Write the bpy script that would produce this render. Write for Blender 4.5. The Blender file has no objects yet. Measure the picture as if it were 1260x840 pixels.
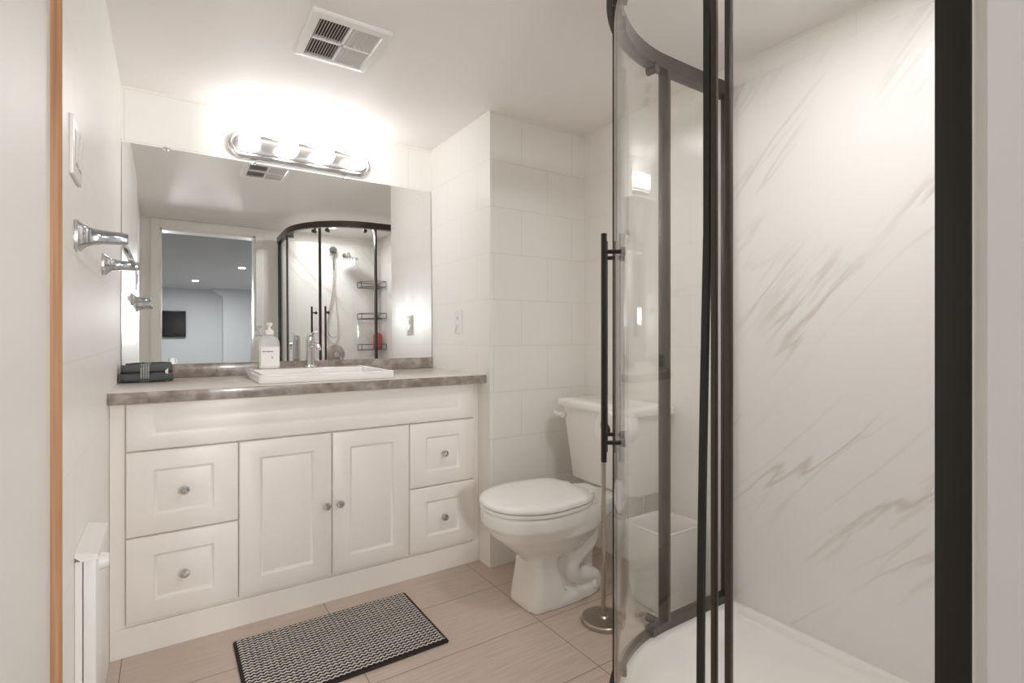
import bpy, bmesh, math, random
from mathutils import Vector, Matrix, noise
random.seed(7)
PI = math.pi
C = bpy.context.scene.collection
scene = bpy.context.scene

# ------------------------------------------------------------------ camera
cd = bpy.data.cameras.new('camera'); cam = bpy.data.objects.new('camera', cd); C.objects.link(cam)
cam.location = (0, 0, 1.05); cam.rotation_euler = (math.radians(90), 0, math.radians(-33.6))
cd.sensor_width = 36; cd.lens = 640/1260*36; cd.shift_y = -9/1260; cd.clip_start = 0.01; cd.clip_end = 60
scene.camera = cam
# ------------------------------------------------------------------ light and exposure
BULB = 6.3          # radiance of the four globe bulbs
SHOWER_FILL_W = 2.8       # added, unseen fill light in the shower ceiling
HALL_W = 20.5        # each recessed downlight of the room beyond the door
FILL_LAMP_W = 3.9        # each added, unseen fill light in the room beyond the door
EXPOSURE = 1.03
w = bpy.data.worlds.new('world'); scene.world = w; w.use_nodes = True
w.node_tree.nodes['Background'].inputs[0].default_value = (.8, .87, 1, 1)
w.node_tree.nodes['Background'].inputs[1].default_value = 0.3
vs = scene.view_settings
vs.view_transform = 'Standard'; vs.look = 'None'; vs.gamma = 1; vs.exposure = EXPOSURE; vs.use_curve_mapping = False
cy = scene.cycles
cy.max_bounces = 16; cy.diffuse_bounces = 10; cy.glossy_bounces = 8; cy.transmission_bounces = 8
cy.transparent_max_bounces = 24; cy.use_denoising = True; cy.sample_clamp_indirect = 8
cy.caustics_reflective = True; cy.caustics_refractive = False

# ------------------------------------------------------------------ materials
def lin(c):
    return tuple(((v/255)/12.92 if v/255 <= .04045 else ((v/255+.055)/1.055)**2.4) for v in c) + (1,)
def mat(name, col, rough=.5, metal=0, **kw):
    m = bpy.data.materials.new(name); m.use_nodes = True
    b = m.node_tree.nodes['Principled BSDF']
    b.inputs['Base Color'].default_value = lin(col); b.inputs['Roughness'].default_value = rough
    b.inputs['Metallic'].default_value = metal
    for k, v in kw.items(): b.inputs[k.replace('_', ' ')].default_value = v
    return m
def nd(m, t, **kw):
    n = m.node_tree.nodes.new(t)
    for k, v in kw.items(): setattr(n, k, v)
    return n
def lk(m, a, b): m.node_tree.links.new(a, b)
def bs(m): return m.node_tree.nodes['Principled BSDF']
def math_n(m, op, a, b=None, c=None):
    n = nd(m, 'ShaderNodeMath', operation=op)
    for i, v in enumerate((a, b, c)):
        if v is None: continue
        if isinstance(v, (int, float)): n.inputs[i].default_value = v
        else: lk(m, v, n.inputs[i])
    return n.outputs[0]
def bump(m, h, strength=.2, dist=.002, chain=None):
    n = nd(m, 'ShaderNodeBump'); n.inputs['Strength'].default_value = strength; n.inputs['Distance'].default_value = dist
    lk(m, h, n.inputs['Height'])
    if chain: lk(m, chain, n.inputs['Normal'])
    lk(m, n.outputs[0], bs(m).inputs['Normal']); return n.outputs[0]
def mixc(m, f, a, b):
    n = nd(m, 'ShaderNodeMix', data_type='RGBA')
    if isinstance(f, (int, float)): n.inputs[0].default_value = f
    else: lk(m, f, n.inputs[0])
    for v, i in ((a, 6), (b, 7)):
        if isinstance(v, tuple): n.inputs[i].default_value = v
        else: lk(m, v, n.inputs[i])
    return n.outputs[2]
def noise_n(m, vec, scale, detail=3, dist=0):
    n = nd(m, 'ShaderNodeTexNoise'); n.inputs['Scale'].default_value = scale; n.inputs['Detail'].default_value = detail
    n.inputs['Distortion'].default_value = dist
    if vec is not None: lk(m, vec, n.inputs['Vector'])
    return n.outputs['Fac']
def ocoord(m): return nd(m, 'ShaderNodeTexCoord').outputs['Object']
def sep(m, v):
    n = nd(m, 'ShaderNodeSeparateXYZ'); lk(m, v, n.inputs[0]); return n.outputs
def comb(m, x, y, z=0):
    n = nd(m, 'ShaderNodeCombineXYZ')
    for i, v in enumerate((x, y, z)):
        if isinstance(v, (int, float)): n.inputs[i].default_value = v
        else: lk(m, v, n.inputs[i])
    return n.outputs[0]
def ramp(m, f, stops):
    n = nd(m, 'ShaderNodeValToRGB'); lk(m, f, n.inputs[0])
    e = n.color_ramp.elements
    while len(e) < len(stops): e.new(.5)
    for i, (p, c) in enumerate(stops):
        e[i].position = p; e[i].color = c if len(c) == 4 else lin(c)
    return n.outputs[0]

def tile_wall(name, axis, col, grout, phase=1.535):
    m = mat(name, col, .33, Specular_IOR_Level=.3)
    s = sep(m, ocoord(m))
    u = math_n(m, 'SUBTRACT', s[axis], phase); v = math_n(m, 'SUBTRACT', s[2], .157)
    br = nd(m, 'ShaderNodeTexBrick'); lk(m, comb(m, u, v), br.inputs['Vector'])
    br.inputs['Scale'].default_value = 1; br.inputs['Mortar Size'].default_value = .0016; br.inputs['Mortar Smooth'].default_value = .1
    br.inputs['Brick Width'].default_value = .305; br.inputs['Row Height'].default_value = .21; br.offset = .5
    lk(m, mixc(m, br.outputs['Fac'], lin(col), lin(grout)), bs(m).inputs['Base Color'])
    n = noise_n(m, comb(m, math_n(m, 'MULTIPLY', s[axis], 9.0), math_n(m, 'MULTIPLY', s[2], 1.6)), 1.0, 2)
    b1 = bump(m, n, .10, .02)
    bump(m, math_n(m, 'SUBTRACT', 1.0, br.outputs['Fac']), .2, .0008, b1)
    return m
TILE_X = tile_wall('white_glazed_tile_along_x', 0, (246, 244, 240), (234, 229, 223))
TILE_Y = tile_wall('white_glazed_tile_along_y', 1, (247, 244, 240), (240, 236, 231), .9)

def floor_mat():
    m = mat('beige_porcelain_floor_tile', (190, 171, 153), .42)
    s = sep(m, ocoord(m))
    u = math_n(m, 'SUBTRACT', s[0], .51); v = math_n(m, 'SUBTRACT', s[1], .28)
    br = nd(m, 'ShaderNodeTexBrick'); lk(m, comb(m, u, v), br.inputs['Vector'])
    br.inputs['Scale'].default_value = 1; br.inputs['Mortar Size'].default_value = .0018; br.inputs['Mortar Smooth'].default_value = .1
    br.inputs['Brick Width'].default_value = .63; br.inputs['Row Height'].default_value = .3125; br.offset = 0
    streak = noise_n(m, comb(m, math_n(m, 'MULTIPLY', s[0], 4.0), math_n(m, 'MULTIPLY', s[1], 90.0)), 1.5, 4)
    base = ramp(m, streak, [(.3, (196, 180, 167)), (.7, (211, 196, 183))])
    lk(m, mixc(m, br.outputs['Fac'], base, lin((150, 133, 118))), bs(m).inputs['Base Color'])
    bump(m, math_n(m, 'SUBTRACT', 1.0, br.outputs['Fac']), .4, .001)
    return m
FLOOR = floor_mat()
CEIL = mat('white_ceiling_paint', (246, 242, 239), .55)
PAINT = mat('white_trim_paint', (240, 238, 234), .35)
PLAIN = mat('off_white_wall_paint', (240, 238, 234), .5)
def marble():
    m = mat('white_marble_panel', (238, 236, 233), .18)
    s = sep(m, ocoord(m))
    a = math_n(m, 'ADD', s[0], s[1])                       # along either shower wall
    k = math.radians(48)
    across = math_n(m, 'ADD', math_n(m, 'MULTIPLY', a, math.sin(k)), math_n(m, 'MULTIPLY', s[2], math.cos(k)))
    along = math_n(m, 'SUBTRACT', math_n(m, 'MULTIPLY', a, math.cos(k)), math_n(m, 'MULTIPLY', s[2], math.sin(k)))
    def veins(sa, sl, lo, hi, seed):
        n = noise_n(m, comb(m, math_n(m, 'MULTIPLY', across, sa), math_n(m, 'MULTIPLY', along, sl), seed), 1.0, 6, .12)
        d = math_n(m, 'ABSOLUTE', math_n(m, 'SUBTRACT', n, .5))
        return ramp(m, d, [(lo, (1, 1, 1, 1)), (hi, (0, 0, 0, 1))])
    mask = ramp(m, noise_n(m, comb(m, math_n(m, 'MULTIPLY', across, 3.5), math_n(m, 'MULTIPLY', along, 1.3), 7), 1, 2), [(.46, (0, 0, 0, 1)), (.62, (1, 1, 1, 1))])
    v1 = math_n(m, 'MULTIPLY', veins(5.0, .6, .0, .02, 1.3), mask)
    v2 = math_n(m, 'MULTIPLY', veins(10, 1.2, .0, .03, 5.1), math_n(m, 'MULTIPLY', mask, .6))
    c = mixc(m, math_n(m, 'MULTIPLY', v1, .42), lin((238, 236, 233)), lin((176, 150, 130)))
    c = mixc(m, math_n(m, 'MULTIPLY', v2, .4), c, lin((196, 176, 160)))
    lk(m, c, bs(m).inputs['Base Color']); return m
MARBLE = marble()
CAB = mat('white_thermofoil', (240, 234, 228), .38)
def laminate():
    m = mat('grey_brown_stone_laminate', (140, 126, 116), .25, Coat_Weight=.3, Coat_Roughness=.1)
    co = ocoord(m)
    n = noise_n(m, co, 22, 8, .4); n2 = noise_n(m, co, 90, 4)
    c = ramp(m, n, [(.3, (128, 113, 103)), (.5, (154, 142, 133)), (.68, (182, 173, 165))])
    c = mixc(m, math_n(m, 'MULTIPLY', n2, .35), c, lin((112, 98, 88)))
    lk(m, c, bs(m).inputs['Base Color']); return m
LAM = laminate()
TOP_GLARE = mat('laminate_painted_glare', (222, 214, 207), .2)  # glare on the laminate top, painted in as a pale colour
CERAMIC = mat('white_vitreous_china', (243, 240, 236), .08, Coat_Weight=.4)
SEATM = mat('white_toilet_seat_plastic', (243, 241, 238), .22)
CHROME = mat('polished_chrome', (205, 205, 205), .08, 1)
NICKEL = mat('brushed_nickel', (188, 178, 168), .28, 1)
BLACK = mat('black_anodised_aluminium', (78, 71, 64), .3, .6)
HANDLE = mat('black_powder_coat', (34, 30, 27), .35)
RUBBER = mat('black_rubber_seal', (26, 23, 21), .4)
SATIN = mat('satin_silver_plate', (224, 222, 220), .2, .75)
PLATE = mat('polished_light_bar_plate', (205, 204, 203), .2, 1)
def globe():
    m = mat('lit_globe_glass', (255, 250, 242), .3)
    b = bs(m); b.inputs['Emission Color'].default_value = (.985, .99, 1, 1); b.inputs['Emission Strength'].default_value = BULB
    return m
GLOBE = globe()
def emis(name, col, st):
    m = mat(name, (255, 255, 255), .4); b = bs(m)
    b.inputs['Emission Color'].default_value = col; b.inputs['Emission Strength'].default_value = st; return m
DOWNL = emis('downlight_lens', (1, .97, .93, 1), 12)
def mirror_mat():
    return mat('silvered_mirror', (236, 238, 237), .0, 1)
MIRROR = mirror_mat()
def glass():
    m = bpy.data.materials.new('clear_safety_glass'); m.use_nodes = True
    nt = m.node_tree; nt.nodes.clear()
    out = nt.nodes.new('ShaderNodeOutputMaterial'); mx = nt.nodes.new('ShaderNodeMixShader')
    tr = nt.nodes.new('ShaderNodeBsdfTransparent'); tr.inputs[0].default_value = (.988, .990, .986, 1)
    gl = nt.nodes.new('ShaderNodeBsdfGlossy'); gl.inputs['Roughness'].default_value = .0; gl.inputs[0].default_value = (1, 1, 1, 1)
    g = nt.nodes.new('ShaderNodeNewGeometry'); dt = nt.nodes.new('ShaderNodeVectorMath'); dt.operation = 'DOT_PRODUCT'
    lk(m, g.outputs['Incoming'], dt.inputs[0]); lk(m, g.outputs['Normal'], dt.inputs[1])
    c = math_n(m, 'ABSOLUTE', dt.outputs['Value'])
    f = math_n(m, 'POWER', math_n(m, 'SUBTRACT', 1.0, c), 5.0)
    f = math_n(m, 'MULTIPLY_ADD', f, .96, .04)
    lk(m, f, mx.inputs[0]); lk(m, tr.outputs[0], mx.inputs[1]); lk(m, gl.outputs[0], mx.inputs[2]); lk(m, mx.outputs[0], out.inputs[0])
    return m
GLASS = glass()
WOOD = mat('bare_pine_strip', (190, 140, 100), .6)
def wood_detail():
    m = WOOD; s = sep(m, ocoord(m))
    n = noise_n(m, comb(m, math_n(m, 'MULTIPLY', s[0], 140.0), math_n(m, 'MULTIPLY', s[1], 140.0), math_n(m, 'MULTIPLY', s[2], 3.0)), 1, 3)
    c = ramp(m, n, [(.3, (168, 122, 86)), (.7, (206, 160, 120))])
    k = noise_n(m, s[2], 30, 1)
    lk(m, c, bs(m).inputs['Base Color'])
wood_detail()
TOWEL = mat('dark_grey_terry', (84, 86, 87), .95)
lk(TOWEL, noise_n(TOWEL, ocoord(TOWEL), 500, 2), TOWEL.node_tree.nodes.new('ShaderNodeBump').inputs['Height'])
BANDM = mat('light_grey_woven_band', (158, 162, 160), .7)
TAGM = mat('white_towel_tag', (225, 224, 220), .7)
PLASTIC = mat('white_plastic', (240, 238, 235), .3)
HEATER = mat('white_enamel', (243, 242, 238), .3)
DARK = mat('dark_void', (38, 36, 34), .8)
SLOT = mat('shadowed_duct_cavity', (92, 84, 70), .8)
SOAPB = mat('clear_bottle_plastic', (246, 247, 246), .1, Alpha=.3)
SOAPL = mat('milky_white_soap', (250, 248, 243), .35)
INK = mat('dark_label_print', (80, 80, 78), .6)
RED = mat('red_bottle_plastic', (184, 52, 60), .3)
LINER = mat('thin_white_bin_liner', (240, 239, 235), .3, Alpha=.9)
PAPER = mat('white_tissue_paper', (242, 240, 237), .9)
CARD = mat('brown_cardboard', (170, 145, 118), .9)
BRASSV = mat('dark_bronze_valve', (80, 60, 40), .35, .8)
HWALL = mat('pale_blue_grey_paint', (214, 215, 217), .6)
HCEIL = mat('grey_white_ceiling_paint', (214, 214, 216), .6)
HFLOOR = mat('grey_laminate_floor', (150, 145, 140), .4)
SCREEN = mat('black_glass_screen', (20, 20, 22), .12)
def rug_mat():
    m = mat('black_and_white_zigzag_weave', (60, 55, 52), .95)
    s = sep(m, ocoord(m))
    tri = math_n(m, 'PINGPONG', s[0], .0085)
    wob = math_n(m, 'MULTIPLY', noise_n(m, ocoord(m), 60, 2), .006)
    y = math_n(m, 'ADD', math_n(m, 'ADD', s[1], math_n(m, 'MULTIPLY', tri, .75)), wob)
    f = math_n(m, 'FRACT', math_n(m, 'DIVIDE', y, .0152))
    f2 = math_n(m, 'ABSOLUTE', math_n(m, 'SUBTRACT', f, .5))
    mask = ramp(m, f2, [(.19, (1, 1, 1, 1)), (.25, (0, 0, 0, 1))])
    # bead shape along the row
    b = math_n(m, 'PINGPONG', math_n(m, 'ADD', s[0], .002), .00425)
    bead = ramp(m, math_n(m, 'DIVIDE', b, .00425), [(.0, (.7, .7, .7, 1)), (.4, (1, 1, 1, 1))])
    k = math_n(m, 'MULTIPLY', mask, bead)
    lk(m, mixc(m, k, lin((44, 38, 36)), lin((226, 222, 214))), bs(m).inputs['Base Color'])
    bump(m, k, .8, .004); return m
RUG = rug_mat(); RUGB = mat('dark_brown_rug_binding', (46, 39, 37), .9)

# ------------------------------------------------------------------ geometry helpers
class MB:
    def __init__(self): self.bm = bmesh.new()
    def box(self, x0, x1, y0, y1, z0, z1, bev=0, seg=2):
        t = bmesh.new(); bmesh.ops.create_cube(t, size=1)
        for v in t.verts: v.co = Vector(((x0+x1)/2+v.co.x*(x1-x0), (y0+y1)/2+v.co.y*(y1-y0), (z0+z1)/2+v.co.z*(z1-z0)))
        if bev: bmesh.ops.bevel(t, geom=t.edges[:], offset=bev, segments=seg, profile=.5, affect='EDGES')
        self.add(t); return self
    def add(self, t, mtx=None):
        if mtx: bmesh.ops.transform(t, matrix=mtx, verts=t.verts)
        me = bpy.data.meshes.new('tmp'); t.to_mesh(me); t.free(); self.bm.from_mesh(me); bpy.data.meshes.remove(me)
    def loft(self, rings, cap0=True, cap1=True, closed=True, loop=False):
        bm = self.bm; R = [[bm.verts.new(p) for p in r] for r in rings]; n = len(R[0])
        pairs = list(zip(R, R[1:])) + ([(R[-1], R[0])] if loop else [])
        for a, b in pairs:
            for i in range(n if closed else n-1):
                j = (i+1) % n
                try: bm.faces.new((a[i], a[j], b[j], b[i]))
                except ValueError: pass
        if cap0 and not loop: bm.faces.new(list(reversed(R[0])))
        if cap1 and not loop: bm.faces.new(R[-1])
        return self
    def tube(self, pts, r, n=12, cap=True):
        pts = [Vector(p) for p in pts]; rings = []
        up = None
        for i, p in enumerate(pts):
            d = ((pts[min(i+1, len(pts)-1)]-p).normalized() + (p-pts[max(i-1, 0)]).normalized())
            d = d.normalized() if d.length > 1e-9 else Vector((0, 0, 1))
            if up is None: up = d.orthogonal().normalized()
            up = (up - d*up.dot(d)).normalized(); s = d.cross(up)
            rr = r[i] if isinstance(r, (list, tuple)) else r
            rings.append([p + (up*math.cos(2*PI*k/n)+s*math.sin(2*PI*k/n))*rr for k in range(n)])
        return self.loft(rings, cap, cap)
    def lathe(self, prof, org=(0, 0, 0), axis='z', n=32):
        rings = []
        for r, h in prof:
            ring = []
            for k in range(n):
                a = 2*PI*k/n; u, v = r*math.cos(a), r*math.sin(a)
                p = {'z': (u, v, h), 'x': (h, u, v), 'y': (v, h, u)}[axis]
                ring.append(Vector(p)+Vector(org))
            rings.append(ring)
        return self.loft(rings)
    def build(self, name, m, parent=None, smooth=True, ang=35):
        bmesh.ops.recalc_face_normals(self.bm, faces=self.bm.faces)
        me = bpy.data.meshes.new(name); self.bm.to_mesh(me); self.bm.free()
        me.materials.append(m)
        if smooth:
            for p in me.polygons: p.use_smooth = True
            try: me.set_sharp_from_angle(angle=math.radians(ang))
            except Exception: pass
        o = bpy.data.objects.new(name, me); C.objects.link(o)
        if parent: o.parent = parent
        return o
def tag(o, label, cat, group=None):
    o['label'] = label; o['category'] = cat
    if group: o['group'] = group
    return o
def thing(name, label, cat, loc=(0, 0, 0), group=None):
    o = bpy.data.objects.new(name, None); C.objects.link(o); o.location = loc; o.empty_display_size = .05
    return tag(o, label, cat, group)
def struct(name, mb, m, **k):
    o = mb.build(name, m, smooth=False, **k); o['kind'] = 'structure'; return o
def copy_tree(o, parent=None):
    c = o.copy(); C.objects.link(c)
    if parent: c.parent = parent
    for ch in list(o.children): copy_tree(ch, c)
    return c
def rrect(cx, cy_, hx, hy, r, z, n=5):
    """rounded rectangle ring in the xy plane"""
    pts = []
    for sx, sy, a0 in ((1, 1, 0), (-1, 1, PI/2), (-1, -1, PI), (1, -1, 3*PI/2)):
        for k in range(n+1):
            a = a0 + PI/2*k/n
            pts.append(Vector((cx+sx*(hx-r)+r*math.cos(a), cy_+sy*(hy-r)+r*math.sin(a), z)))
    return pts
def bez(p0, p1, p2, p3, n=12):
    P = [Vector(p) for p in (p0, p1, p2, p3)]
    return [(1-t)**3*P[0]+3*(1-t)**2*t*P[1]+3*(1-t)*t*t*P[2]+t**3*P[3] for t in [i/n for i in range(n+1)]]
def catmull(pts, k=6):
    P = [Vector(p) for p in pts]; P = [P[0]*2-P[1]] + P + [P[-1]*2-P[-2]]; out = []
    for i in range(1, len(P)-2):
        for j in range(k):
            t = j/k
            out.append(.5*((2*P[i])+(P[i+1]-P[i-1])*t+(2*P[i-1]-5*P[i]+4*P[i+1]-P[i+2])*t*t+(3*P[i]-P[i-1]-3*P[i+1]+P[i+2])*t**3))
    out.append(P[-2]); return out

# ------------------------------------------------------------------ the room
XL, XR, YB, ZC = -.153, 1.77, 2.625, 2.056
YP, XP = 2.0, 1.21            # the boxed-out corner beside the vanity
JX0, JX1, JZ = -.032, .64, 1.965
struct('floor', MB().box(-.35, XR+.1, .04, YB+.1, -.06, 0), FLOOR)
struct('ceiling', MB().box(-.35, XR+.1, .04, YB+.1, ZC, ZC+.06), CEIL)
struct('wall_back', MB().box(-.35, XR+.1, YB, YB+.1, -.06, ZC+.06), TILE_X)
struct('wall_left', MB().box(XL-.1, XL, 1.2, YB+.1, -.06, ZC+.06), TILE_Y)
struct('wall_left_painted', MB().box(XL-.1, XL-.015, .04, 1.2, -.06, ZC+.06), PLAIN)
struct('wall_right', MB().box(XR, XR+.1, .04, YB+.1, -.06, ZC+.06), TILE_Y)
struct('wall_alcove_side', MB().box(XP, XP+.02, YP+.0005, YB, 0, ZC), TILE_Y)
struct('wall_alcove_front', MB().box(XP+.0005, XR, YP, YP+.02, 0, ZC), TILE_X)
struct('wall_doorway', MB().box(XL-.1, JX0-.011, .04, .16, -.06, ZC+.06).box(JX1+.011, XR+.1, .04, .16, -.06, ZC+.06).box(JX0-.011, JX1+.011, .04, .16, JZ+.011, ZC+.06), PLAIN)
struct('trim_1', MB().box(XL-.016, XL+.0006, 1.194, 1.2005, 0, ZC), WOOD)
def casing(name, x0, x1, y0, y1):
    return MB().box(x0, x1, y0, y1, 0, ZC-.004, .003)
struct('trim_2', MB().box(JX1+.015, JX1+.075, .16, .175, 0, ZC-.004, .003), PAINT)
struct('trim_3', MB().box(JX0-.075, JX0-.015, .16, .175, 0, ZC-.004, .003), PAINT)
struct('trim_4', MB().box(JX0-.015, JX1+.015, .16, .175, JZ+.015, ZC-.004, .003), PAINT)
struct('trim_5', MB().box(JX1-.0, JX1+.012, .035, .16, 0, JZ, .001).box(JX0-.012, JX0, .035, .16, 0, JZ, .001).box(JX0, JX1, .035, .16, JZ-.001, JZ+.012, .001), PAINT)

# room beyond the doorway (seen in the mirror)
HZ = 2.32
struct('wall_hall_left', MB().box(-1.6, -1.5, -8, .04, -.06, HZ+.06), HWALL)
struct('wall_hall_right', MB().box(2.4, 2.5, -8, .04, -.06, HZ+.06), HWALL)
struct('wall_hall_back', MB().box(-1.6, 2.5, -8.1, -8, -.06, HZ+.06), HWALL)
struct('wall_hall_front', MB().box(-1.6, XL-.1, .04, .1, -.06, HZ+.06).box(XR+.1, 2.5, .04, .1, -.06, HZ+.06).box(XL-.1, XR+.1, .04, .05, ZC+.06, HZ+.06), HWALL)
struct('floor_hall', MB().box(-1.6, 2.5, -8.1, .04, -.06, 0), HFLOOR)
struct('ceiling_hall', MB().box(-1.6, 2.5, -8.1, .04, HZ, HZ+.06), HCEIL)
# boxed partition with a sloping head
pm = MB()
X0 = 1.03
pm.loft([[Vector(p) for p in ((X0, y, 0), (2.4, y, 0), (2.4, y, HZ), (X0-.22, y, HZ), (X0-.22, y, HZ-.01), (X0, y, HZ-.17))] for y in (-8, -7.7)])
struct('wall_hall_boxed', pm, HWALL)

# ------------------------------------------------------------------ shower surrounds, tray
SX, SY0, CXq, CYq, RQ = .84, .22, 1.39, .62, .55
PT = 1.965
struct('wall_shower_side', MB().box(XR-.018, XR, .2201, 1.195, .05, PT, .003), MARBLE)
struct('wall_shower_end', MB().box(SX, XR, .1601, SY0, 0, PT, .002), MARBLE)
def qpath(off=0, a0=0., a1=90., ystart=SY0, xend=XR-.018, na=24):
    """outline of the quadrant enclosure: (point, outward normal); off > 0 is outside"""
    r = []
    if ystart is not None: r.append((Vector((SX-off, ystart, 0)), Vector((-1, 0, 0))))
    for k in range(na+1):
        a = math.radians(a0+(a1-a0)*k/na); n = Vector((-math.cos(a), math.sin(a), 0))
        r.append((Vector((CXq, CYq, 0))+n*(RQ+off), n))
    if xend is not None: r.append((Vector((xend, CYq+RQ+off, 0)), Vector((0, 1, 0))))
    return r
def sweep(mb, path, o0, o1, z0, z1):
    rings = []
    for p, n in path:
        rings.append([p+n*o0+Vector((0, 0, z0)), p+n*o1+Vector((0, 0, z0)), p+n*o1+Vector((0, 0, z1)), p+n*o0+Vector((0, 0, z1))])
    return mb.loft(rings)
# tray: lofted rings following the quadrant
def tray_ring(off, z):
    pts = [p.copy() for p, n in qpath(off)]
    x1 = XR-.018+min(0, off*.5)-.0005; y0 = SY0-min(0, off*.5)+.0005
    pts[0].y = y0; pts[-1].x = x1
    pts.append(Vector((x1, y0, 0)))
    for p in pts: p.z = z
    return pts
tray = thing('shower_tray', 'low white quadrant shower tray under the glass enclosure', 'shower tray', (1.3, .7, 0))
def local(mb, root):
    bmesh.ops.translate(mb.bm, verts=mb.bm.verts, vec=-Vector(root.location)); return mb
t = MB(); t.loft([tray_ring(o, z) for o, z in ((.018, .001), (.022, .01), (.022, .055), (.018, .063), (.012, .066), (-.035, .066), (-.045, .063), (-.06, .048), (-.085, .034), (-.12, .031), (-.3, .028))])
local(t, tray).build('basin', CERAMIC, tray, ang=50)
d = MB().lathe([(0.001, .026), (.045, .026), (.045, .031), (.04, .033), (0.001, .034)], (1.38, .62, 0)); local(d, tray).build('drain_cover', CHROME, tray)

enc = thing('shower_enclosure', 'curved quadrant shower enclosure with black frame and clear glass', 'shower enclosure', (1.0, 1.0, .066))
def part(mb, name, m, root, **k): return local(mb, root).build(name, m, root, **k)
ZT0, ZT1, ZB0, ZB1 = 1.927, 1.975, .0665, .094
m1 = sweep(MB(), qpath(), -.018, .022, ZT0, ZT1); part(m1, 'top_rail', BLACK, enc)
m1 = sweep(MB(), qpath(0, 0, 82, SY0, None), -.008, .018, ZB0, ZB0+.014)
sweep(m1, qpath(0, 82, 90, None, XR-.018, 4), -.016, .018, ZB0, ZB1); part(m1, 'bottom_rail', BLACK, enc)
part(MB().box(.826, .860, .2205, .258, ZB1, ZT0, .002), 'wall_profile', HANDLE, enc)
part(MB().box(XR-.05, XR-.0185, CYq+RQ-.015, CYq+RQ+.015, ZB1, ZT0, .002), 'wall_profile', BLACK, enc)
part(MB().box(.835, .848, .557, .568, ZB1, ZT0, .002), 'post', BLACK, enc)
part(MB().box(1.383, 1.398, 1.148, 1.190, ZB1, ZT0, .003), 'post', BLACK, enc)
part(MB().box(.837, .843, .258, .553, ZB1, ZT0), 'fixed_panel', GLASS, enc, smooth=False)
part(MB().box(1.398, XR-.05, 1.167, 1.173, ZB1, ZT0), 'fixed_panel', GLASS, enc, smooth=False)
def door(a0, a1, ystart, hang, edge_ang):
    pth = qpath(0, a0, a1, ystart, None)
    g = sweep(MB(), pth, -.003, .003, ZB1+.004, ZT0-.004)
    dr = part(g, 'sliding_door', GLASS, enc)
    def sub(mb, name, m):
        return local(mb, enc).build(name, m, dr)
    def pol(r, a): a = math.radians(a); return Vector((CXq-r*math.cos(a), CYq+r*math.sin(a), 0))
    # meeting seal
    s = MB(); w = .35 if edge_ang > 45 else -.35
    s.loft([[pol(RQ-.006, edge_ang)+Vector((0, 0, z)), pol(RQ+.006, edge_ang)+Vector((0, 0, z)), pol(RQ+.006, edge_ang+w*2)+Vector((0, 0, z)), pol(RQ-.006, edge_ang+w*2)+Vector((0, 0, z))] for z in (ZB1+.004, ZT0-.004)])
    sub(s, 'magnetic_seal', BLACK)
    # handle: a long bar outside, two stand-offs with inside caps
    h = MB(); R = RQ+.030
    b0 = pol(R, hang); h.tube([b0+Vector((0, 0, .72)), b0+Vector((0, 0, 1.31))], .0075, 16)
    for z in (.77, 1.263):
        h.tube([pol(R, hang)+Vector((0, 0, z)), pol(RQ-.022, hang)+Vector((0, 0, z))], .0055, 12)
        h.tube([pol(RQ-.012, hang)+Vector((0, 0, z)), pol(RQ-.024, hang)+Vector((0, 0, z))], .011, 16)
    sub(h, 'handle', HANDLE)
    for aa in ((a0+6), (a1-6)):
        for z, dz in ((ZT0-.02, 1), (ZB1+.03, -1)):
            q = MB(); q.tube([pol(RQ-.028, aa)+Vector((0, 0, z)), pol(RQ+.008, aa)+Vector((0, 0, z))], .013, 18)
            q.tube([pol(RQ-.022, aa)+Vector((0, 0, z)), pol(RQ-.022, aa)+Vector((0, 0, z+dz*.022))], .008, 12)
            sub(q, 'roller', BLACK)
    return dr
d1 = door(0, 44.8, .592, 39.5, 44.8)
d2 = door(45.2, 88, None, 51.0, 45.2)
# trailing edge: profile and the drooping black gasket
part(MB().box(.835, .844, .585, .5965, ZB1, ZT0, .002), 'door_profile', BLACK, enc)
for o in list(bpy.data.objects):
    if o.name.startswith('door_profile'): o.parent = d1
g = MB(); rings = []
for k in range(25):
    z = ZB1+(ZT0-ZB1)*k/24; tt = max(0, 1-(z-ZB1)/1.15)
    dy = .015*math.sin(min(1, tt)*PI*.62)
    rings.append([Vector((.834, .5975+dy, z)), Vector((.842, .5975+dy, z)), Vector((.842, .611+dy, z)), Vector((.834, .611+dy, z))])
g.loft(rings); gk = part(g, 'gasket', RUBBER, enc); gk.parent = d1

# shower fittings on the end wall (seen in the mirror)
mx = thing('shower_mixer', 'round chrome mixer plate with lever low on the shower wall', 'shower valve', (1.32, SY0, .93))
MB().lathe([(.001, 0), (.088, 0), (.088, .006), (.08, .011), (.001, .012)], axis='y', n=40).build('plate', NICKEL, mx)
MB().lathe([(.001, .01), (.03, .01), (.026, .05), (.02, .056), (.001, .057)], axis='y').build('hub', CHROME, mx)
MB().tube([(0, .045, 0), (.03, .055, -.03), (.05, .06, -.055)], [.009, .008, .006], 12).build('lever', CHROME, mx)
sh = thing('rain_shower_head', 'chrome round shower head on a short arm near the ceiling', 'shower head', (1.42, SY0, 1.86))
MB().lathe([(.001, 0), (.03, 0), (.026, .01), (.001, .012)], axis='y').build('flange', CHROME, sh)
MB().tube(catmull([(0, .005, 0), (0, .07, .012), (0, .125, .008), (0, .16, -.035)]), .010, 14).build('arm', CHROME, sh)
MB().lathe([(.001, -.022), (.012, -.024), (.02, -.034), (.075, -.044), (.078, -.05), (.074, -.054), (.001, -.054)], (0, .16, 0)).build('spray_head', CHROME, sh)
hs = thing('hand_shower', 'chrome hand shower with a long looping hose on the shower wall', 'hand shower', (1.30, SY0, 1.84))
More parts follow.
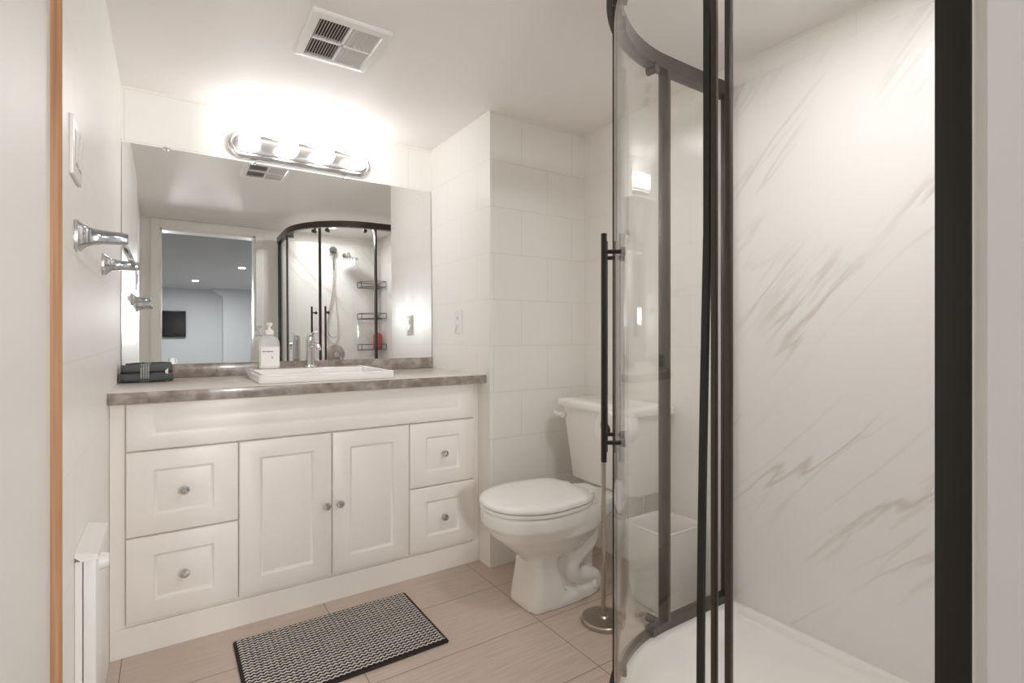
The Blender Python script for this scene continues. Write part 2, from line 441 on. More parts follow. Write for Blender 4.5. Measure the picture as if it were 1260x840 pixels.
MB().lathe([(.001, 0), (.025, 0), (.022, .012), (.012, .05), (.001, .052)], axis='y').build('holder', CHROME, hs)
MB().tube(catmull([(0, .06, -.13), (0, .055, -.04), (0, .05, .02), (-.005, .055, .05)]), [.010]*18+[.014], 14).lathe([(.001, .0), (.032, .0), (.036, .012), (.03, .02), (.001, .022)], (-.005, .05, .055), 'y').build('handset', CHROME, hs)
MB().tube(catmull([(0, .06, -.13), (-.005, .05, -.30), (-.035, .035, -.50), (-.055, .03, -.64), (-.045, .03, -.72), (-.005, .03, -.755), (.035, .03, -.72), (.045, .03, -.62), (.03, .03, -.45), (.012, .03, -.2), (.01, .012, -.03)], 8), .0075, 10).build('hose', SATIN, hs)

cadd = thing('corner_caddy', 'black tension pole caddy with three wire shelves in the shower corner', 'shower caddy', (1.70, .275, .066))
MB().tube([(0, 0, .0), (0, 0, ZC-.0665)], .0105, 14).build('pole', BLACK, cadd)
def shelf(z):
    s = MB(); z -= .066
    prof = [Vector((.04, -.04, 0)), Vector((-.17, -.035, 0)), Vector((-.16, .06, 0)), Vector((-.05, .17, 0)), Vector((.04, .17, 0))]
    for dz, r in ((0, .0035), (.05, .003)):
        ring = [p+Vector((0, 0, z+dz)) for p in prof]; s.tube(ring+[ring[0]], r, 8)
    for p in prof: s.tube([p+Vector((0, 0, z)), p+Vector((0, 0, z+.05))], .003, 8)
    for k in range(7):
        x = -.14+k*.028; s.tube([Vector((x, -.035, z)), Vector((x, .06+max(0, (x+.16))*1.0 if x < -.05 else .17, z))], .002, 6)
    s.lathe([(.012, z-.015), (.018, z-.01), (.018, z+.03), (.012, z+.035)])
    return s
for z in (1.56, 1.26, .965): shelf(z).build('wire_shelf', BLACK, cadd)
bt = thing('shampoo_bottle', 'red bottle standing on the lowest shelf of the shower caddy', 'bottle', (1.69, .345, .9695))
MB().loft([rrect(0, 0, .042*s, .030*s, .024*s, z) for s, z in ((.9, 0), (1, .005), (1, .11), (.95, .135), (.6, .152), (.4, .157))]).build('body', RED, bt)
MB().lathe([(.013, .157), (.013, .175), (.005, .178), (.005, .198), (.001, .199)], n=20).box(-.022, .01, -.006, .006, .196, .204, .002).build('cap', PLASTIC, bt)

# ------------------------------------------------------------------ vanity
FY = 2.085                     # front of doors and drawers
van = thing('vanity_cabinet', 'long white bathroom vanity with four drawers and two doors', 'vanity', (.53, 2.36, 0))
def vpart(mb, n, m, p=None, **k): return local(mb, van).build(n, m, p or van, **k)
vpart(MB().box(XL+.001, -.112, 2.104, 2.62, .094, .828).box(1.180, XP-.001, 2.104, 2.62, .094, .828).box(-.112, 1.18, 2.108, 2.62, .094, .828), 'carcass', CAB, smooth=False)
vpart(MB().box(XL+.001, XP-.001, 2.098, 2.12, 0.0, .094, .0015), 'base_board', CAB, smooth=False)
def panel(x0, x1, z0, z1, ix, iz, yb=2.106, yf=FY, w1=.010, w2=.030, dep=.009):
    """moulded front: eased edge, flat frame, routed groove, raised field"""
    mb = MB(); prof = [(0, 0, yb), (0, 0, yf+.005), (.0015, .0015, yf+.002), (.005, .005, yf), (ix, iz, yf), (ix+w1*.5, iz+w1*.5, yf+dep*.75), (ix+w1, iz+w1, yf+dep), (ix+w1+w2*.5, iz+w1+w2*.5, yf+dep*.5), (ix+w1+w2, iz+w1+w2, yf+.0005)]
    mb.loft([[Vector((x0+a, y, z0+b)), Vector((x1-a, y, z0+b)), Vector((x1-a, y, z1-b)), Vector((x0+a, y, z1-b))] for a, b, y in prof])
    return mb
def knob_at(x, z, par):
    k = MB().lathe([(.001, 0), (.008, 0), (.006, -.004), (.0055, -.012), (.0135, -.019), (.015, -.023), (.0125, -.0275), (.006, -.0285), (.0055, -.027), (.001, -.027)], (x, FY+.0005, z), 'y', 28)
    return vpart(k, 'knob', CHROME, par)
vpart(panel(-.110, 1.178, .668, .824, .07, .045, w2=.012, dep=.004), 'fascia_panel', CAB)
cols = [(-.110, .2135), (.2165, .539), (.542, .861), (.864, 1.178)]
for (x0, x1), kx in ((cols[0], None), (cols[3], None)):
    for z0, z1 in ((.108, .384), (.388, .664)):
        dr = vpart(panel(x0, x1, z0, z1, .075, .062), 'drawer', CAB)
        knob_at((x0+x1)/2, (z0+z1)/2, dr)
dr = vpart(panel(*cols[1], .108, .664, .068, .062), 'door', CAB); knob_at(cols[1][1]-.022, .385, dr)
dr = vpart(panel(*cols[2], .108, .664, .068, .062), 'door', CAB); knob_at(cols[2][0]+.026, .385, dr)

ct = thing('countertop', 'grey-brown stone laminate countertop on the white vanity', 'countertop', (.53, 2.3, .829))
def cpart(mb, n, m): return local(mb, ct).build(n, m, ct)
wt = cpart(MB().box(XL+.001, XP-.002, 2.0335, 2.622, .829, .866, .001, 2), 'worktop', TOP_GLARE); wt['label'] = 'polished top surface with its glare painted pale'
eb = cpart(MB().box(XL+.001, XP-.002, 2.0295, 2.0335, .829, .8655, .001, 2), 'edge_band', LAM); eb['label'] = 'grey-brown stone pattern front edge'
cpart(MB().box(XL+.001, XP-.002, 2.600, 2.6235, .8665, .924, .002), 'backsplash', LAM)

SKX, SKY = .54, 2.315
sk = thing('sink', 'low white rectangular sink with raised rim on the countertop', 'sink', (SKX, SKY, .8665))
s = MB(); hx, hy = .258, .225
s.loft([rrect(0, 0, hx-a, hy-b, r, z) for a, b, r, z in ((.004, .004, .012, 0), (0, 0, .014, .004), (0, 0, .014, .028), (.003, .003, .012, .032), (.006, .006, .012, .033), (.018, .018, .02, .033), (.022, .022, .02, .030), (.03, .035, .03, .010), (.05, .06, .04, .0025), (.20, .19, .02, .0015))])
s.build('basin', CERAMIC, sk, ang=50)
# faucet deck at the rear of the sink
MB().loft([rrect(0, .155, .232, .052, .02, z) for z in (.004, .030, .0325)]+[rrect(0, .155, .229, .049, .02, .0335)]).build('faucet_deck', CERAMIC, sk, ang=50)
MB().lathe([(.001, .0018), (.02, .0018), (.022, .004), (.012, .006), (.001, .0055)], (0, -.04, 0)).build('drain', CHROME, sk)

fc = thing('faucet', 'chrome single-lever faucet standing at the back of the sink', 'faucet', (.541, 2.455, .9003))
MB().lathe([(.001, 0), (.028, 0), (.028, .004), (.024, .008), (.0195, .012), (.0185, .12), (.019, .128), (.0175, .134), (.001, .135)], n=28).build('body', CHROME, fc)
MB().tube(catmull([(0, -.01, .098), (0, -.05, .107), (0, -.125, .103), (0, -.152, .086)]), [.0125]*6+[.0115]*6+[.010]*7, 16).build('spout', CHROME, fc)
MB().tube(catmull([(0, .004, .138), (.0, -.03, .149), (.0, -.095, .160)]), [.010]*5+[.008]*4+[.0055]*4, 12).lathe([(.001, .132), (.0165, .134), (.016, .146), (.001, .152)]).build('lever', CHROME, fc)

sp = thing('soap_dispenser', 'clear pump bottle of white hand soap on the left sink corner', 'soap bottle', (.372, 2.462, .9003))
prof = [(.94, 0), (1, .004), (1, .105), (.97, .118), (.80, .131), (.5, .14), (.36, .143), (.36, .150)]
MB().loft([rrect(0, 0, .041*s_, .027*s_, .02*s_, z, 6) for s_, z in prof]).build('bottle', SOAPB, sp)
MB().loft([rrect(0, 0, .0385*s_, .0245*s_, .018*s_, z, 6) for s_, z in ((.94, .003), (1, .006), (1, .096), (.99, .0965))]).build('liquid_soap', SOAPL, sp)
lb = MB().box(-.036, .036, -.0282, -.0274, .012, .092, .0003); lb.build('label', PLASTIC, sp, smooth=False)
q = MB()
for k, wd in enumerate((.006, .004, .007, .005, .006)):
    x = -.031+k*.0085; q.box(x, x+wd, -.0286, -.0282, .073, .0775)
q.box(.004, .010, -.0286, -.0282, .050, .053).box(.006, .0085, -.0286, -.0282, .044, .0495)
q.build('label_print', INK, sp, smooth=False)
MB().lathe([(.0165, .148), (.0175, .151), (.0175, .163), (.014, .168), (.006, .170), (.0055, .186), (.011, .187), (.0125, .196), (.010, .199), (.001, .1995)]).tube([(0, 0, .193), (.0, -.02, .193), (.0, -.038, .188)], [.007, .006, .0045], 12).build('pump', PLASTIC, sp)

# folded towel
tw = thing('hand_towel', 'dark grey folded towel in the left corner of the countertop', 'towel', (-.062, 2.475, .8665))
def towel_layer(hx, hy, z0, z1, seed, r=.9):
    mb = MB(); rings = []; n = 24
    for k in range(17):
        x = -hx+2*hx*k/16; e = 1-.25*max(0, abs(k-8)/8-.75)*4*.6
        ring = []
        for j in range(n):
            a = 2*PI*j/n; ca, sa = math.cos(a), math.sin(a)
            yy = hy*e*math.copysign(abs(ca)**.55, ca); zz = (z1-z0)/2*e*math.copysign(abs(sa)**.6, sa)
            nz = noise.noise(Vector((x*22+seed, yy*28, zz*30)))*.0045
            p = Vector((x, yy*(1+nz*4), (z0+z1)/2+zz+nz*(1 if sa > -.2 else 0)))
            if -.012 < x < .006: p.z -= .002*(1 if sa > .2 else 0)
            p.z = max(p.z, z0); ring.append(p)
        rings.append(ring)
    return mb.loft(rings)
towel_layer(.084, .058, 0, .040, 3).build('lower_fold', TOWEL, tw, ang=80)
towel_layer(.081, .055, .036, .066, 9).build('upper_fold', TOWEL, tw, ang=80)
bd = MB()
def wrap(mb, x0, x1, hy, z1, extra=.0018):
    rings = []
    for x in (x0, x1):
        ring = []
        for j in range(32):
            a = 2*PI*j/32; ca, sa = math.cos(a), math.sin(a)
            ring.append(Vector((x, (hy+extra)*math.copysign(abs(ca)**.5, ca), max(.0, z1/2+(z1/2+extra)*math.copysign(abs(sa)**.45, sa)))))
        rings.append(ring)
    return mb.loft(rings)
for k in range(4): wrap(bd, -.020+k*.0075, -.0155+k*.0075, .0565, .0655)
bd.build('woven_band', BANDM, tw)
wrap(MB(), .058, .068, .053, .063, .0012).build('wash_label', TAGM, tw)

# ------------------------------------------------------------------ mirror
MZ0, MZ1, MY0, MY1 = .9245, 1.828, 2.607, 2.6195
mr = thing('wall_mirror', 'wide frameless mirror on the wall above the vanity', 'mirror', (.52, 2.61, MZ0))
mm = MB(); mm.loft([[Vector(p)-Vector(mr.location) for p in ((XL+.003, MY0, MZ0), (XP-.004, MY0, MZ0), (XP-.004, MY1, MZ1), (XL+.003, MY1, MZ1))],
                   [Vector(p)-Vector(mr.location) for p in ((XL+.003, MY0+.004, MZ0), (XP-.004, MY0+.004, MZ0), (XP-.004, MY1+.004, MZ1), (XL+.003, MY1+.004, MZ1))]])
mm.build('mirror_glass', MIRROR, mr, smooth=False)
for x in (.0, .33, .74):
    local(MB().box(x-.012, x+.012, MY1-.004, 2.6245, MZ1-.008, MZ1+.004, .001), mr).build('clip', CHROME, mr)

# ------------------------------------------------------------------ vanity light
vl = thing('vanity_light', 'four-globe bathroom light bar above the mirror', 'wall light', (.545, YB, 1.900))
def stadium(hl, hr, y, n=14):
    pts = []
    for k in range(n+1):
        a = -PI/2+PI*k/n; pts.append(Vector((hl-hr+hr*math.cos(a), y, hr*math.sin(a))))
    for k in range(n+1):
        a = PI/2+PI*k/n; pts.append(Vector((-(hl-hr)+hr*math.cos(a), y, hr*math.sin(a))))
    return pts
MB().loft([stadium(a, b, y) for a, b, y in ((.322, .060, -.001), (.322, .060, -.012), (.318, .056, -.020), (.308, .047, -.023), (.304, .043, -.020), (.298, .037, -.020), (.294, .033, -.025), (.28, .022, -.028))]).build('back_plate', PLATE, vl)
for i in range(4):
    x = -.239+i*.1595
    sk_ = MB().lathe([(.001, -.024), (.024, -.024), (.024, -.034), (.018, -.040), (.001, -.041)], (x, 0, 0), 'y').build('socket', SATIN, vl)
    b = MB(); t_ = bmesh.new(); bmesh.ops.create_uvsphere(t_, u_segments=32, v_segments=20, radius=.044)
    b.add(t_, Matrix.Translation((x, -.084, 0))); b.build('globe_bulb', GLOBE, vl)

# ------------------------------------------------------------------ ceiling vent
vn = thing('ceiling_vent', 'white ceiling exhaust vent grille above the vanity', 'vent', (.502, 1.815, ZC))
hx, hy = .128, .152
fr = MB(); fr.loft([rrect(0, 0, hx-a, hy-a, .006, z, 2) for a, z in ((0, -.0005), (0, -.006), (.004, -.012), (.026, -.017), (.030, -.012), (.030, -.0005))], loop=True)
fr.build('frame', PLASTIC, vn, ang=30)
MB().box(-.10, .10, -.124, .124, -.0025, -.0008).build('backing', SLOT, vn, smooth=False)
MB().box(-.004, .004, -.122, .122, -.015, -.003).box(-.098, .098, -.005, .005, -.015, -.003).build('centre_bars', PLASTIC, vn, smooth=False)
lo = MB()
for side in (-1, 1):
    for half in (-1, 1):
        for k in range(10):
            x = side*(.007+.0090*(k+.5)); y0, y1 = sorted((half*.006, half*.121))
            lo.loft([[Vector((x+sx*side_*.0+dx, y, z)) for dx, z, sx, side_ in ((-.0035*1 if side < 0 else .0035, -.014, 0, 0), (-.0025 if side < 0 else .0045, -.014, 0, 0), (.0035 if side < 0 else -.0025, -.0035, 0, 0), (.0025 if side < 0 else -.0035, -.0035, 0, 0))] for y in (y0, y1)])
lo.build('louvres', PLASTIC, vn, smooth=False)

# ------------------------------------------------------------------ left wall fittings
tb = thing('towel_bar', 'chrome towel bar with flared brackets on the left tiled wall', 'towel bar', (XL, 1.62, 1.25))
def bracket(y):
    mb = MB(); rings = []
    for x, w_, h_ in ((.0005, .024, .030), (.006, .024, .030), (.010, .021, .026), (.016, .017, .021), (.028, .012, .016), (.045, .0105, .0135), (.080, .0095, .012), (.086, .008, .010)):
        rings.append([Vector((x, p.x, p.y)) for p in rrect(0, 0, w_, h_, w_*.35, 0, 3)])
    mb.loft(rings); bmesh.ops.translate(mb.bm, verts=mb.bm.verts, vec=(0, y, 0)); return mb
bracket(-.255).build('bracket', CHROME, tb); bracket(.27).build('bracket', CHROME, tb)
MB().box(.068, .079, -.250, .265, -.006, .006, .002).build('rail', CHROME, tb)
swp = thing('light_switch', 'white double switch plate on the tiles above the towel bar', 'light switch', (XL, 1.34, 1.412))
MB().box(0, .0065, -.060, .060, -.057, .057, .002).build('plate', PLASTIC, swp)
for y in (-.023, .023):
    MB().box(.006, .0075, y-.0175, y+.0175, -.034, .034, .0005).build('bezel', mat('grey_switch_bezel', (190, 189, 186), .4), swp)
    MB().loft([[Vector((x, y-.014, z)), Vector((x, y+.014, z))][::1] + [Vector((.0070, y+.014, z)), Vector((.0070, y-.014, z))] for x, z in ((.0085, -.030), (.0100, 0), (.0125, .030))]).build('rocker', PLASTIC, swp)
wo = thing('wall_outlet', 'white outlet plate on the side wall right of the mirror', 'outlet', (XP, 2.298, 1.11))
MB().box(-.006, -.0005, -.036, .036, -.059, .059, .002).build('plate', PLASTIC, wo)
for z in (-.021, .021):
    MB().box(-.0075, -.0058, -.017, .017, z-.014, z+.014, .0007).build('receptacle', PLASTIC, wo)
    MB().box(-.0079, -.0074, -.008, -.006, z-.003, z+.006).box(-.0079, -.0074, .006, .008, z-.003, z+.006).box(-.0079, -.0074, -.002, .002, z-.010, z-.006).build('slots', DARK, wo, smooth=False)

ht = thing('wall_heater', 'slim white panel heater low on the left wall', 'heater', (XL, 1.445, .27))
MB().box(.014, .034, -.1, .1, 0, .325, .002).build('body', HEATER, ht)
MB().loft([[Vector(p) for p in ((.0005, y, .335), (.0005, y, .345), (.038, y, .336), (.039, y, .326), (.036, y, .325), (.012, y, .325))] for y in (-.104, .104)]).build('top_cap', HEATER, ht, smooth=False)
MB().box(.0005, .0122, -.098, .098, .003, .324, .001).build('back_plate', HEATER, ht, smooth=False)
MB().lathe([(.001, .034), (.018, .034), (.018, .038), (.014, .050), (.001, .051)], (0, -.03, .295), 'x', 24).build('thermostat_knob', PLASTIC, ht)
# ------------------------------------------------------------------ bath mat
rg = thing('bath_mat', 'black and white zigzag woven mat on the floor before the vanity', 'mat', (.495, 1.793, 0))
MB().loft([rrect(0, 0, hx_, hy_, .006, z, 3) for hx_, hy_, z in ((.307, .198, .0005), (.308, .199, .004), (.306, .197, .008), (.299, .190, .009))]).build('binding', RUGB, rg)
pl = MB(); nx, ny = 120, 78; bmg = pl.bm; vs_ = []
for j in range(ny+1):
    row = []
    for i in range(nx+1):
        x = -.298+.596*i/nx; y = -.189+.378*j/ny
        row.append(bmg.verts.new((x, y, .0095+.0015*abs(math.sin(PI*y/.0152)))))
    vs_.append(row)
for j in range(ny):
    for i in range(nx): bmg.faces.new((vs_[j][i], vs_[j][i+1], vs_[j+1][i+1], vs_[j+1][i]))
pl.build('woven_field', RUG, rg, ang=180)

# ------------------------------------------------------------------ toilet (faces -x)
TY = 1.655
tl = thing('toilet', 'white two-piece toilet with closed lid against the right wall', 'toilet', (1.35, TY, 0))
ox = 1.35
def egg(x0, x1, hw, z, n=40, pf=2.2, pb=2.6, taper=.0, mid=.45):
    """closed ring, tip at x0 (front), rear at x1, widest at mid"""
    xm = x0+(x1-x0)*mid; pts = []
    for k in range(n):
        a = 2*PI*k/n; c, s_ = math.cos(a), math.sin(a)
        L = (xm-x0) if c < 0 else (x1-xm); p = pf if c < 0 else pb
        x = xm+L*math.copysign(abs(c)**(2/p), c)
        y = hw*math.copysign(abs(s_)**(2/p), s_)
        if c > 0: y *= 1-taper*(x-xm)/L
        pts.append(Vector((x-ox, y, z)))
    return pts
bw = MB()
# bowl and rim
bw.loft([egg(*r) for r in ((1.17, 1.42, .055, .17), (1.125, 1.44, .085, .20), (1.07, 1.47, .125, .245), (1.02, 1.50, .157, .29))] +
        [egg(1.0, 1.62, .172, .325, taper=.25, mid=.34), egg(.992, 1.66, .178, .335, taper=.3, mid=.31), egg(.990, 1.70, .180, .375, taper=.32, mid=.29), egg(.995, 1.70, .176, .388, taper=.32, mid=.29)])
# front pedestal column, widening to the floor
bw.loft([egg(1.132, 1.325, .099, 0, pf=4, pb=4), egg(1.135, 1.32, .097, .03, pf=4, pb=4), egg(1.15, 1.285, .086, .14, pf=3.4, pb=3.4), egg(1.155, 1.28, .080, .22, pf=3, pb=3), egg(1.15, 1.33, .075, .26, pf=3, pb=3)])
# foot plate
bw.loft([egg(1.14, 1.515, .100, 0, pf=5, pb=3), egg(1.142, 1.513, .099, .026, pf=5, pb=3), egg(1.15, 1.505, .090, .040, pf=5, pb=3)])
# inner web
bw.loft([egg(1.22, 1.50, .045, .02, pf=3, pb=3), egg(1.22, 1.50, .045, .2, pf=3, pb=3), egg(1.2, 1.62, .06, .34, pf=3, pb=3)])
# trapway relief on both sides
for sy in (-1, 1):
    y = .050*sy
    tr = catmull([(1.50, y*.9, .335), (1.475, y, .285), (1.455, y*1.05, .235), (1.425, y*1.1, .195), (1.375, y*1.1, .165), (1.345, y*1.1, .125), (1.37, y*1.1, .085), (1.42, y*1.1, .075), (1.465, y*1.05, .055), (1.475, y, .02)], 6)
    bw.tube([Vector((p.x-ox, p.y, p.z)) for p in tr], .034, 16)
    tr = catmull([(1.30, y*.8, .20), (1.36, y*.95, .225), (1.41, y*1.0, .255), (1.45, y*.9, .29)], 6)
    bw.tube([Vector((p.x-ox, p.y, p.z)) for p in tr], .036, 16)
bo = bw.build('bowl', CERAMIC, tl, ang=180)
rm = bo.modifiers.new('blend', 'REMESH'); rm.mode = 'VOXEL'; rm.voxel_size = .0055; rm.use_smooth_shade = True
sm = bo.modifiers.new('soften', 'SMOOTH'); sm.factor = .6; sm.iterations = 9
for sy in (-1, 1):
    MB().lathe([(.001, .03), (.014, .03), (.014, .045), (.009, .055), (.001, .057)], (1.445-ox, .083*sy, 0), n=20).build('bolt_cap', CERAMIC, tl)
def lidring(o, z): return egg(.983+o, 1.412-o*.4, .187-o, z, n=56, pf=2.15, pb=4.5, mid=.52, taper=.12)
MB().loft([lidring(o, z) for o, z in ((.012, .389), (.004, .390), (.002, .395), (.004, .403), (.012, .404))]).build('seat', SEATM, tl, ang=50)
MB().loft([lidring(o, z) for o, z in ((.012, .407), (.001, .408), (-.001, .414), (.003, .422), (.012, .427), (.04, .430), (.1, .432))]).build('lid', SEATM, tl, ang=50)
for sy in (-1, 1):
    MB().box(1.405-ox, 1.44-ox, sy*.075-.02, sy*.075+.02, .388, .418, .006, 3).build('hinge', SEATM, tl)
def tkring(x0, x1, y0, y1, z, r=.03): return rrect((x0+x1)/2-ox, (y0+y1)/2, (x1-x0)/2, (y1-y0)/2, r, z, 6)
def bow(ring, xf, amt):
    hwid = max(abs(p.y) for p in ring)
    for p in ring:
        if p.x < xf-ox+.09: p.x -= amt*(1-(p.y/hwid)**2)
    return ring
MB().loft([bow(tkring(x0, x1, -h_, h_, z), x0, .012) for x0, x1, h_, z in ((1.60, 1.70, .16, .385), (1.565, 1.735, .192, .392), (1.555, 1.74, .200, .405), (1.527, 1.755, .228, .70), (1.525, 1.755, .229, .722))]).build('tank', CERAMIC, tl, ang=50)
MB().loft([bow(tkring(x0, x1, -h_, h_, z), x0, .012) for x0, x1, h_, z in ((1.515, 1.76, .236, .722), (1.502, 1.762, .243, .725), (1.500, 1.762, .244, .742), (1.505, 1.760, .240, .752), (1.516, 1.755, .232, .757), (1.55, 1.74, .2, .759))]).build('tank_lid', CERAMIC, tl, ang=50)
MB().tube([(1.535-ox, .200, .682), (1.508-ox, .200, .682)], .013, 16).tube(catmull([(1.510-ox, .203, .682), (1.506-ox, .225, .684), (1.503-ox, .250, .690)]), [.009]*5+[.008]*8, 12).build('flush_lever', CERAMIC, tl)
sv = thing('shutoff_valve', 'small dark water shutoff valve on the wall behind the toilet', 'valve', (1.74, 1.525, .19))
MB().lathe([(.001, .03), (.022, .03), (.020, .022), (.008, .016), (.008, -.045), (.013, -.045), (.013, -.07), (.001, -.066)], axis='x', n=20).build('body', BRASSV, sv)
MB().tube(catmull([(-.055, 0, .0), (-.055, 0, .06), (-.055, .0, .12), (-.055, .0, .19)]), .005, 8).build('supply_hose', SATIN, sv)

# ------------------------------------------------------------------ paper stand
ps = thing('toilet_paper_stand', 'brushed nickel floor stand for toilet paper beside the toilet', 'toilet paper holder', (1.33, 1.398, 0))
MB().lathe([(.001, 0), (.078, 0), (.080, .004), (.080, .014), (.076, .018), (.02, .021), (.014, .026), (.0135, .034), (.001, .036)], n=48).build('base', NICKEL, ps)
MB().tube([(0, 0, .03), (0, 0, .712)], .0085, 16).lathe([(.0085, .704), (.0115, .706), (.012, .722), (.010, .730), (.001, .732)]).build('pole', NICKEL, ps)
MB().tube([(0, 0, .715), (.150, 0, .715)], .0075, 14).build('arm', NICKEL, ps)
MB().lathe([(.001, .150), (.017, .150), (.019, .153), (.019, .163), (.016, .166), (.001, .167)], (0, 0, .715), 'x').build('end_cap', NICKEL, ps)
rl = thing('toilet_roll', 'white toilet roll hanging on the arm of the floor stand', 'toilet paper', (1.342, 1.398, .701))
L_ = .112
MB().loft([[Vector((x, r*math.cos(2*PI*k/40), r*math.sin(2*PI*k/40))) for k in range(40)] for r, x in ((.0235, 0), (.061, 0), (.063, .002), (.063, L_-.002), (.061, L_), (.0235, L_))], loop=True).build('paper', PAPER, rl)
MB().loft([[Vector((x, r*math.cos(2*PI*k/32), r*math.sin(2*PI*k/32))) for k in range(32)] for r, x in ((.0215, -.0005), (.0234, -.0005), (.0234, L_+.0005), (.0215, L_+.0005))], loop=True).build('core', CARD, rl)

# ------------------------------------------------------------------ waste bin and liner
wb = thing('waste_bin', 'white square waste bin behind the far shower glass panel', 'waste bin', (1.628, 1.372, 0))
def bring(s_, z, hx_=.112, hy_=.095): return rrect(0, 0, hx_*s_, hy_*s_, .018*s_, z, 4)
MB().loft([bring(.80, .001), bring(.82, .006), bring(1.0, .290), bring(1.03, .293), bring(1.03, .303), bring(.97, .303), bring(.96, .285), bring(.79, .012), bring(.5, .011)]).build('body', PLASTIC, wb)
ln_ = thing('bin_liner', 'crinkled white plastic bag lining the square waste bin', 'bin bag', (1.628, 1.372, .012))
def lring(s_, z, am, sd, n=12):
    r = rrect(0, 0, .112*s_, .095*s_, .02*s_, z, n)
    for k, p in enumerate(r):
        d_ = noise.noise(Vector((p.x*30+sd, p.y*30, z*12)))*am
        dd = Vector((p.x, p.y, 0)).normalized(); p += dd*abs(d_); p.z += noise.noise(Vector((p.x*22, p.y*22+sd, 3)))*am*1.4
    return r
MB().loft([lring(.885, .012, .006, 1), lring(.905, .05, .014, 1.4), lring(.935, .09, .016, 1.8), lring(.97, .135, .014, 1.2), lring(1.02, .185, .012, 1), lring(1.055, .215, .010, 2), lring(1.052, .25, .008, 3), lring(1.055, .28, .004, 4), lring(1.05, .298, .003, 5), lring(1.0, .301, .003, 6), lring(.93, .292, .003, 7), lring(.86, .22, .006, 8), lring(.8, .14, .008, 9), lring(.6, .125, .01, 10), lring(.2, .12, .01, 11)], cap0=False).build('bag', LINER, ln_, ang=180)
MB().loft([[Vector((p.x, p.y, z)) for p in rrect(0, 0, hx_, hy_, .022, 0, 5)] for hx_, hy_, z in ((.119, .102, .302), (.121, .104, .298), (.119, .102, .292), (.116, .099, .296))], loop=True).build('rim_band', PLASTIC, ln_)

# ------------------------------------------------------------------ things in the room beyond
tv = thing('television', 'flat black television mounted on the far wall of the next room', 'television', (-.12, -7.995, 1.56))
MB().box(-.47, .47, .02, .07, -.28, .28, .006).build('casing', BLACK, tv)
MB().box(-.455, .455, .0695, .0715, -.265, .265).build('screen', SCREEN, tv, smooth=False)
MB().box(-.1, .1, .001, .03, -.1, .1).build('wall_bracket', BLACK, tv, smooth=False)
def downlight(x, y, label, watts, z=HZ, emi=DOWNL, group='recessed downlights in the next room', sc=1):  # also builds the added fill light above the shower
    d_ = thing('recessed_downlight_or_fill', label, 'ceiling light', (x, y, z), group)
    MB().loft([[Vector((r*math.cos(2*PI*k/32), r*math.sin(2*PI*k/32), zz)) for k in range(32)] for r, zz in ((.045, -.0005), (.062, -.0005), (.060, -.006), (.047, -.008))], loop=True).build('trim_ring', PLASTIC, d_)
    MB().lathe([(.001, -.0005), (.045, -.0005), (.045, -.004), (.001, -.0045)]).build('lens', emi, d_)
    ld = bpy.data.lights.new('downlight_or_fill_lamp', 'AREA'); ld.shape = 'DISK'; ld.size = .09*sc; ld.energy = watts; ld.color = (.98, .99, 1)
    lo_ = bpy.data.objects.new('downlight_or_fill_lamp', ld); C.objects.link(lo_); lo_.parent = d_; lo_.location = (0, 0, -.012)
    for ch in d_.children:
        if ch.type == 'MESH': ch.scale = (sc, sc, 1)
downlight(1.17, .62, 'added unseen fill light in the ceiling above the shower tray', SHOWER_FILL_W, ZC, DOWNL, None, 2.2)  # added to brighten the shower, tucked behind the top rail in the mirror
downlight(.46, -6.3, 'lit recessed downlight farthest away, near the television wall', HALL_W)
downlight(1.02, -4.2, 'lit recessed downlight nearer the doorway in the next room', HALL_W)
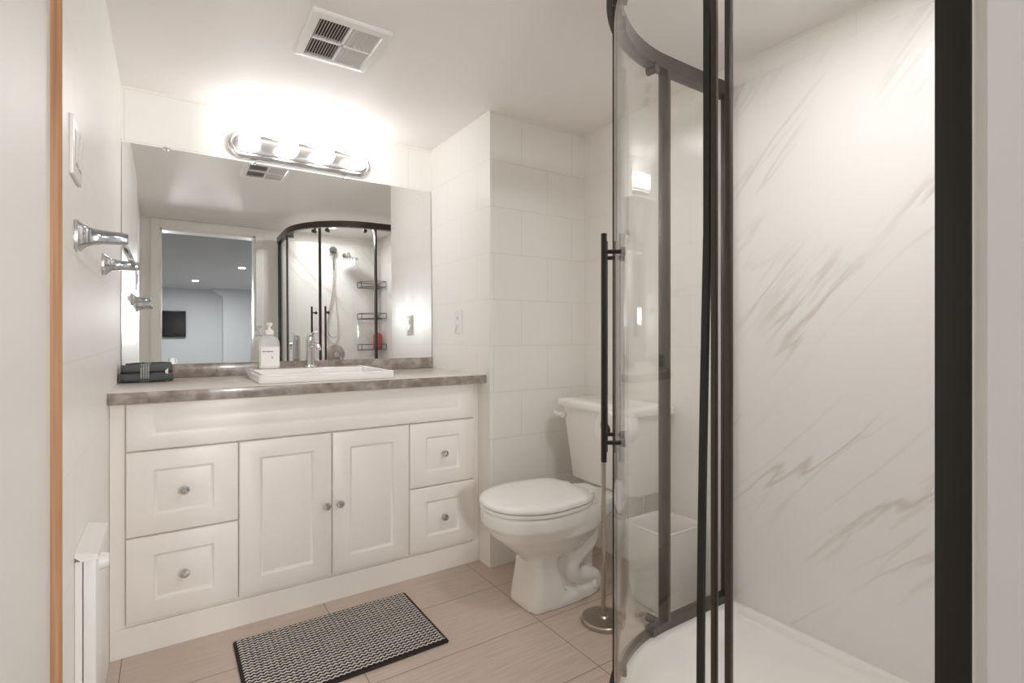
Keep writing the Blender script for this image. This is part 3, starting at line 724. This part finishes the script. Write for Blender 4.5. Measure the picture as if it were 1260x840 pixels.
def fill_lamp(x, y, z, tgt, label, k=1):  # unseen fill light shaped like a lamp, added to brighten the bathroom
    fl = thing('fill_lamp', label, 'added fill light', (x, y, 0), 'added fill lights outside the bathroom door')
    MB().lathe([(.001, 0), (.14, 0), (.14, .015), (.12, .02), (.012, .024), (.001, .025)], n=40).build('base', BLACK, fl)
    d_ = (Vector(tgt)-Vector((x, y, z))).normalized(); back = Vector((0, 0, z))-d_*.16
    MB().tube([(0, 0, .02), (back.x, back.y, z-.08), back], .010, 12).build('pole', BLACK, fl)
    M_ = Matrix.Translation((0, 0, z)) @ d_.to_track_quat('Z', 'Y').to_matrix().to_4x4()
    sh_ = MB().lathe([(.001, -.17), (.04, -.17), (.07, -.13), (.16, .005), (.158, .006), (.066, -.125), (.03, -.155), (.001, -.155)], n=40)
    bmesh.ops.transform(sh_.bm, matrix=M_, verts=sh_.bm.verts); sh_.build('fill_lamp_shade', BLACK, fl)
    ld = bpy.data.lights.new('fill_lamp_area', 'AREA'); ld.shape = 'DISK'; ld.size = .30; ld.energy = FILL_LAMP_W*k; ld.color = (.98, .99, 1); ld.spread = math.radians(60)
    lo_ = bpy.data.objects.new('fill_lamp_area', ld); C.objects.link(lo_); lo_.parent = fl
    lo_.matrix_local = Matrix.Translation(Vector((0, 0, z))+d_*.01) @ (-d_).to_track_quat('Z', 'Y').to_matrix().to_4x4()
fill_lamp(-.26, -3.0, 1.5, (.85, 1.9, 1.35), 'added unseen fill light in the next room, left of the doorway')
fill_lamp(1.30, -3.0, 1.5, (.0, 1.9, 1.35), 'added unseen fill light in the next room, on the shower side of the doorway')
tbx = thing('side_table', 'small low table against the wall of the next room', 'table', (.25, -6.9, 0))
MB().box(-.45, .45, -.25, .25, .66, .69, .004).build('top', HFLOOR, tbx)
for sx in (-1, 1):
    for sy in (-1, 1): MB().box(sx*.42-.02, sx*.42+.02, sy*.22-.02, sy*.22+.02, 0, .66, .002).build('leg', BLACK, tbx)
jg = thing('white_jug', 'white jug on the small table in the next room', 'jug', (.08, -6.85, .691))
MB().lathe([(.001, 0), (.05, 0), (.06, .05), (.045, .12), (.05, .16), (.045, .16), (.04, .12), (.05, .05), (.001, .01)], n=24).build('body', PLASTIC, jg)
MB().tube(catmull([(.048, 0, .13), (.085, 0, .12), (.085, 0, .06), (.058, 0, .05)]), .007, 8).build('handle', PLASTIC, jg)
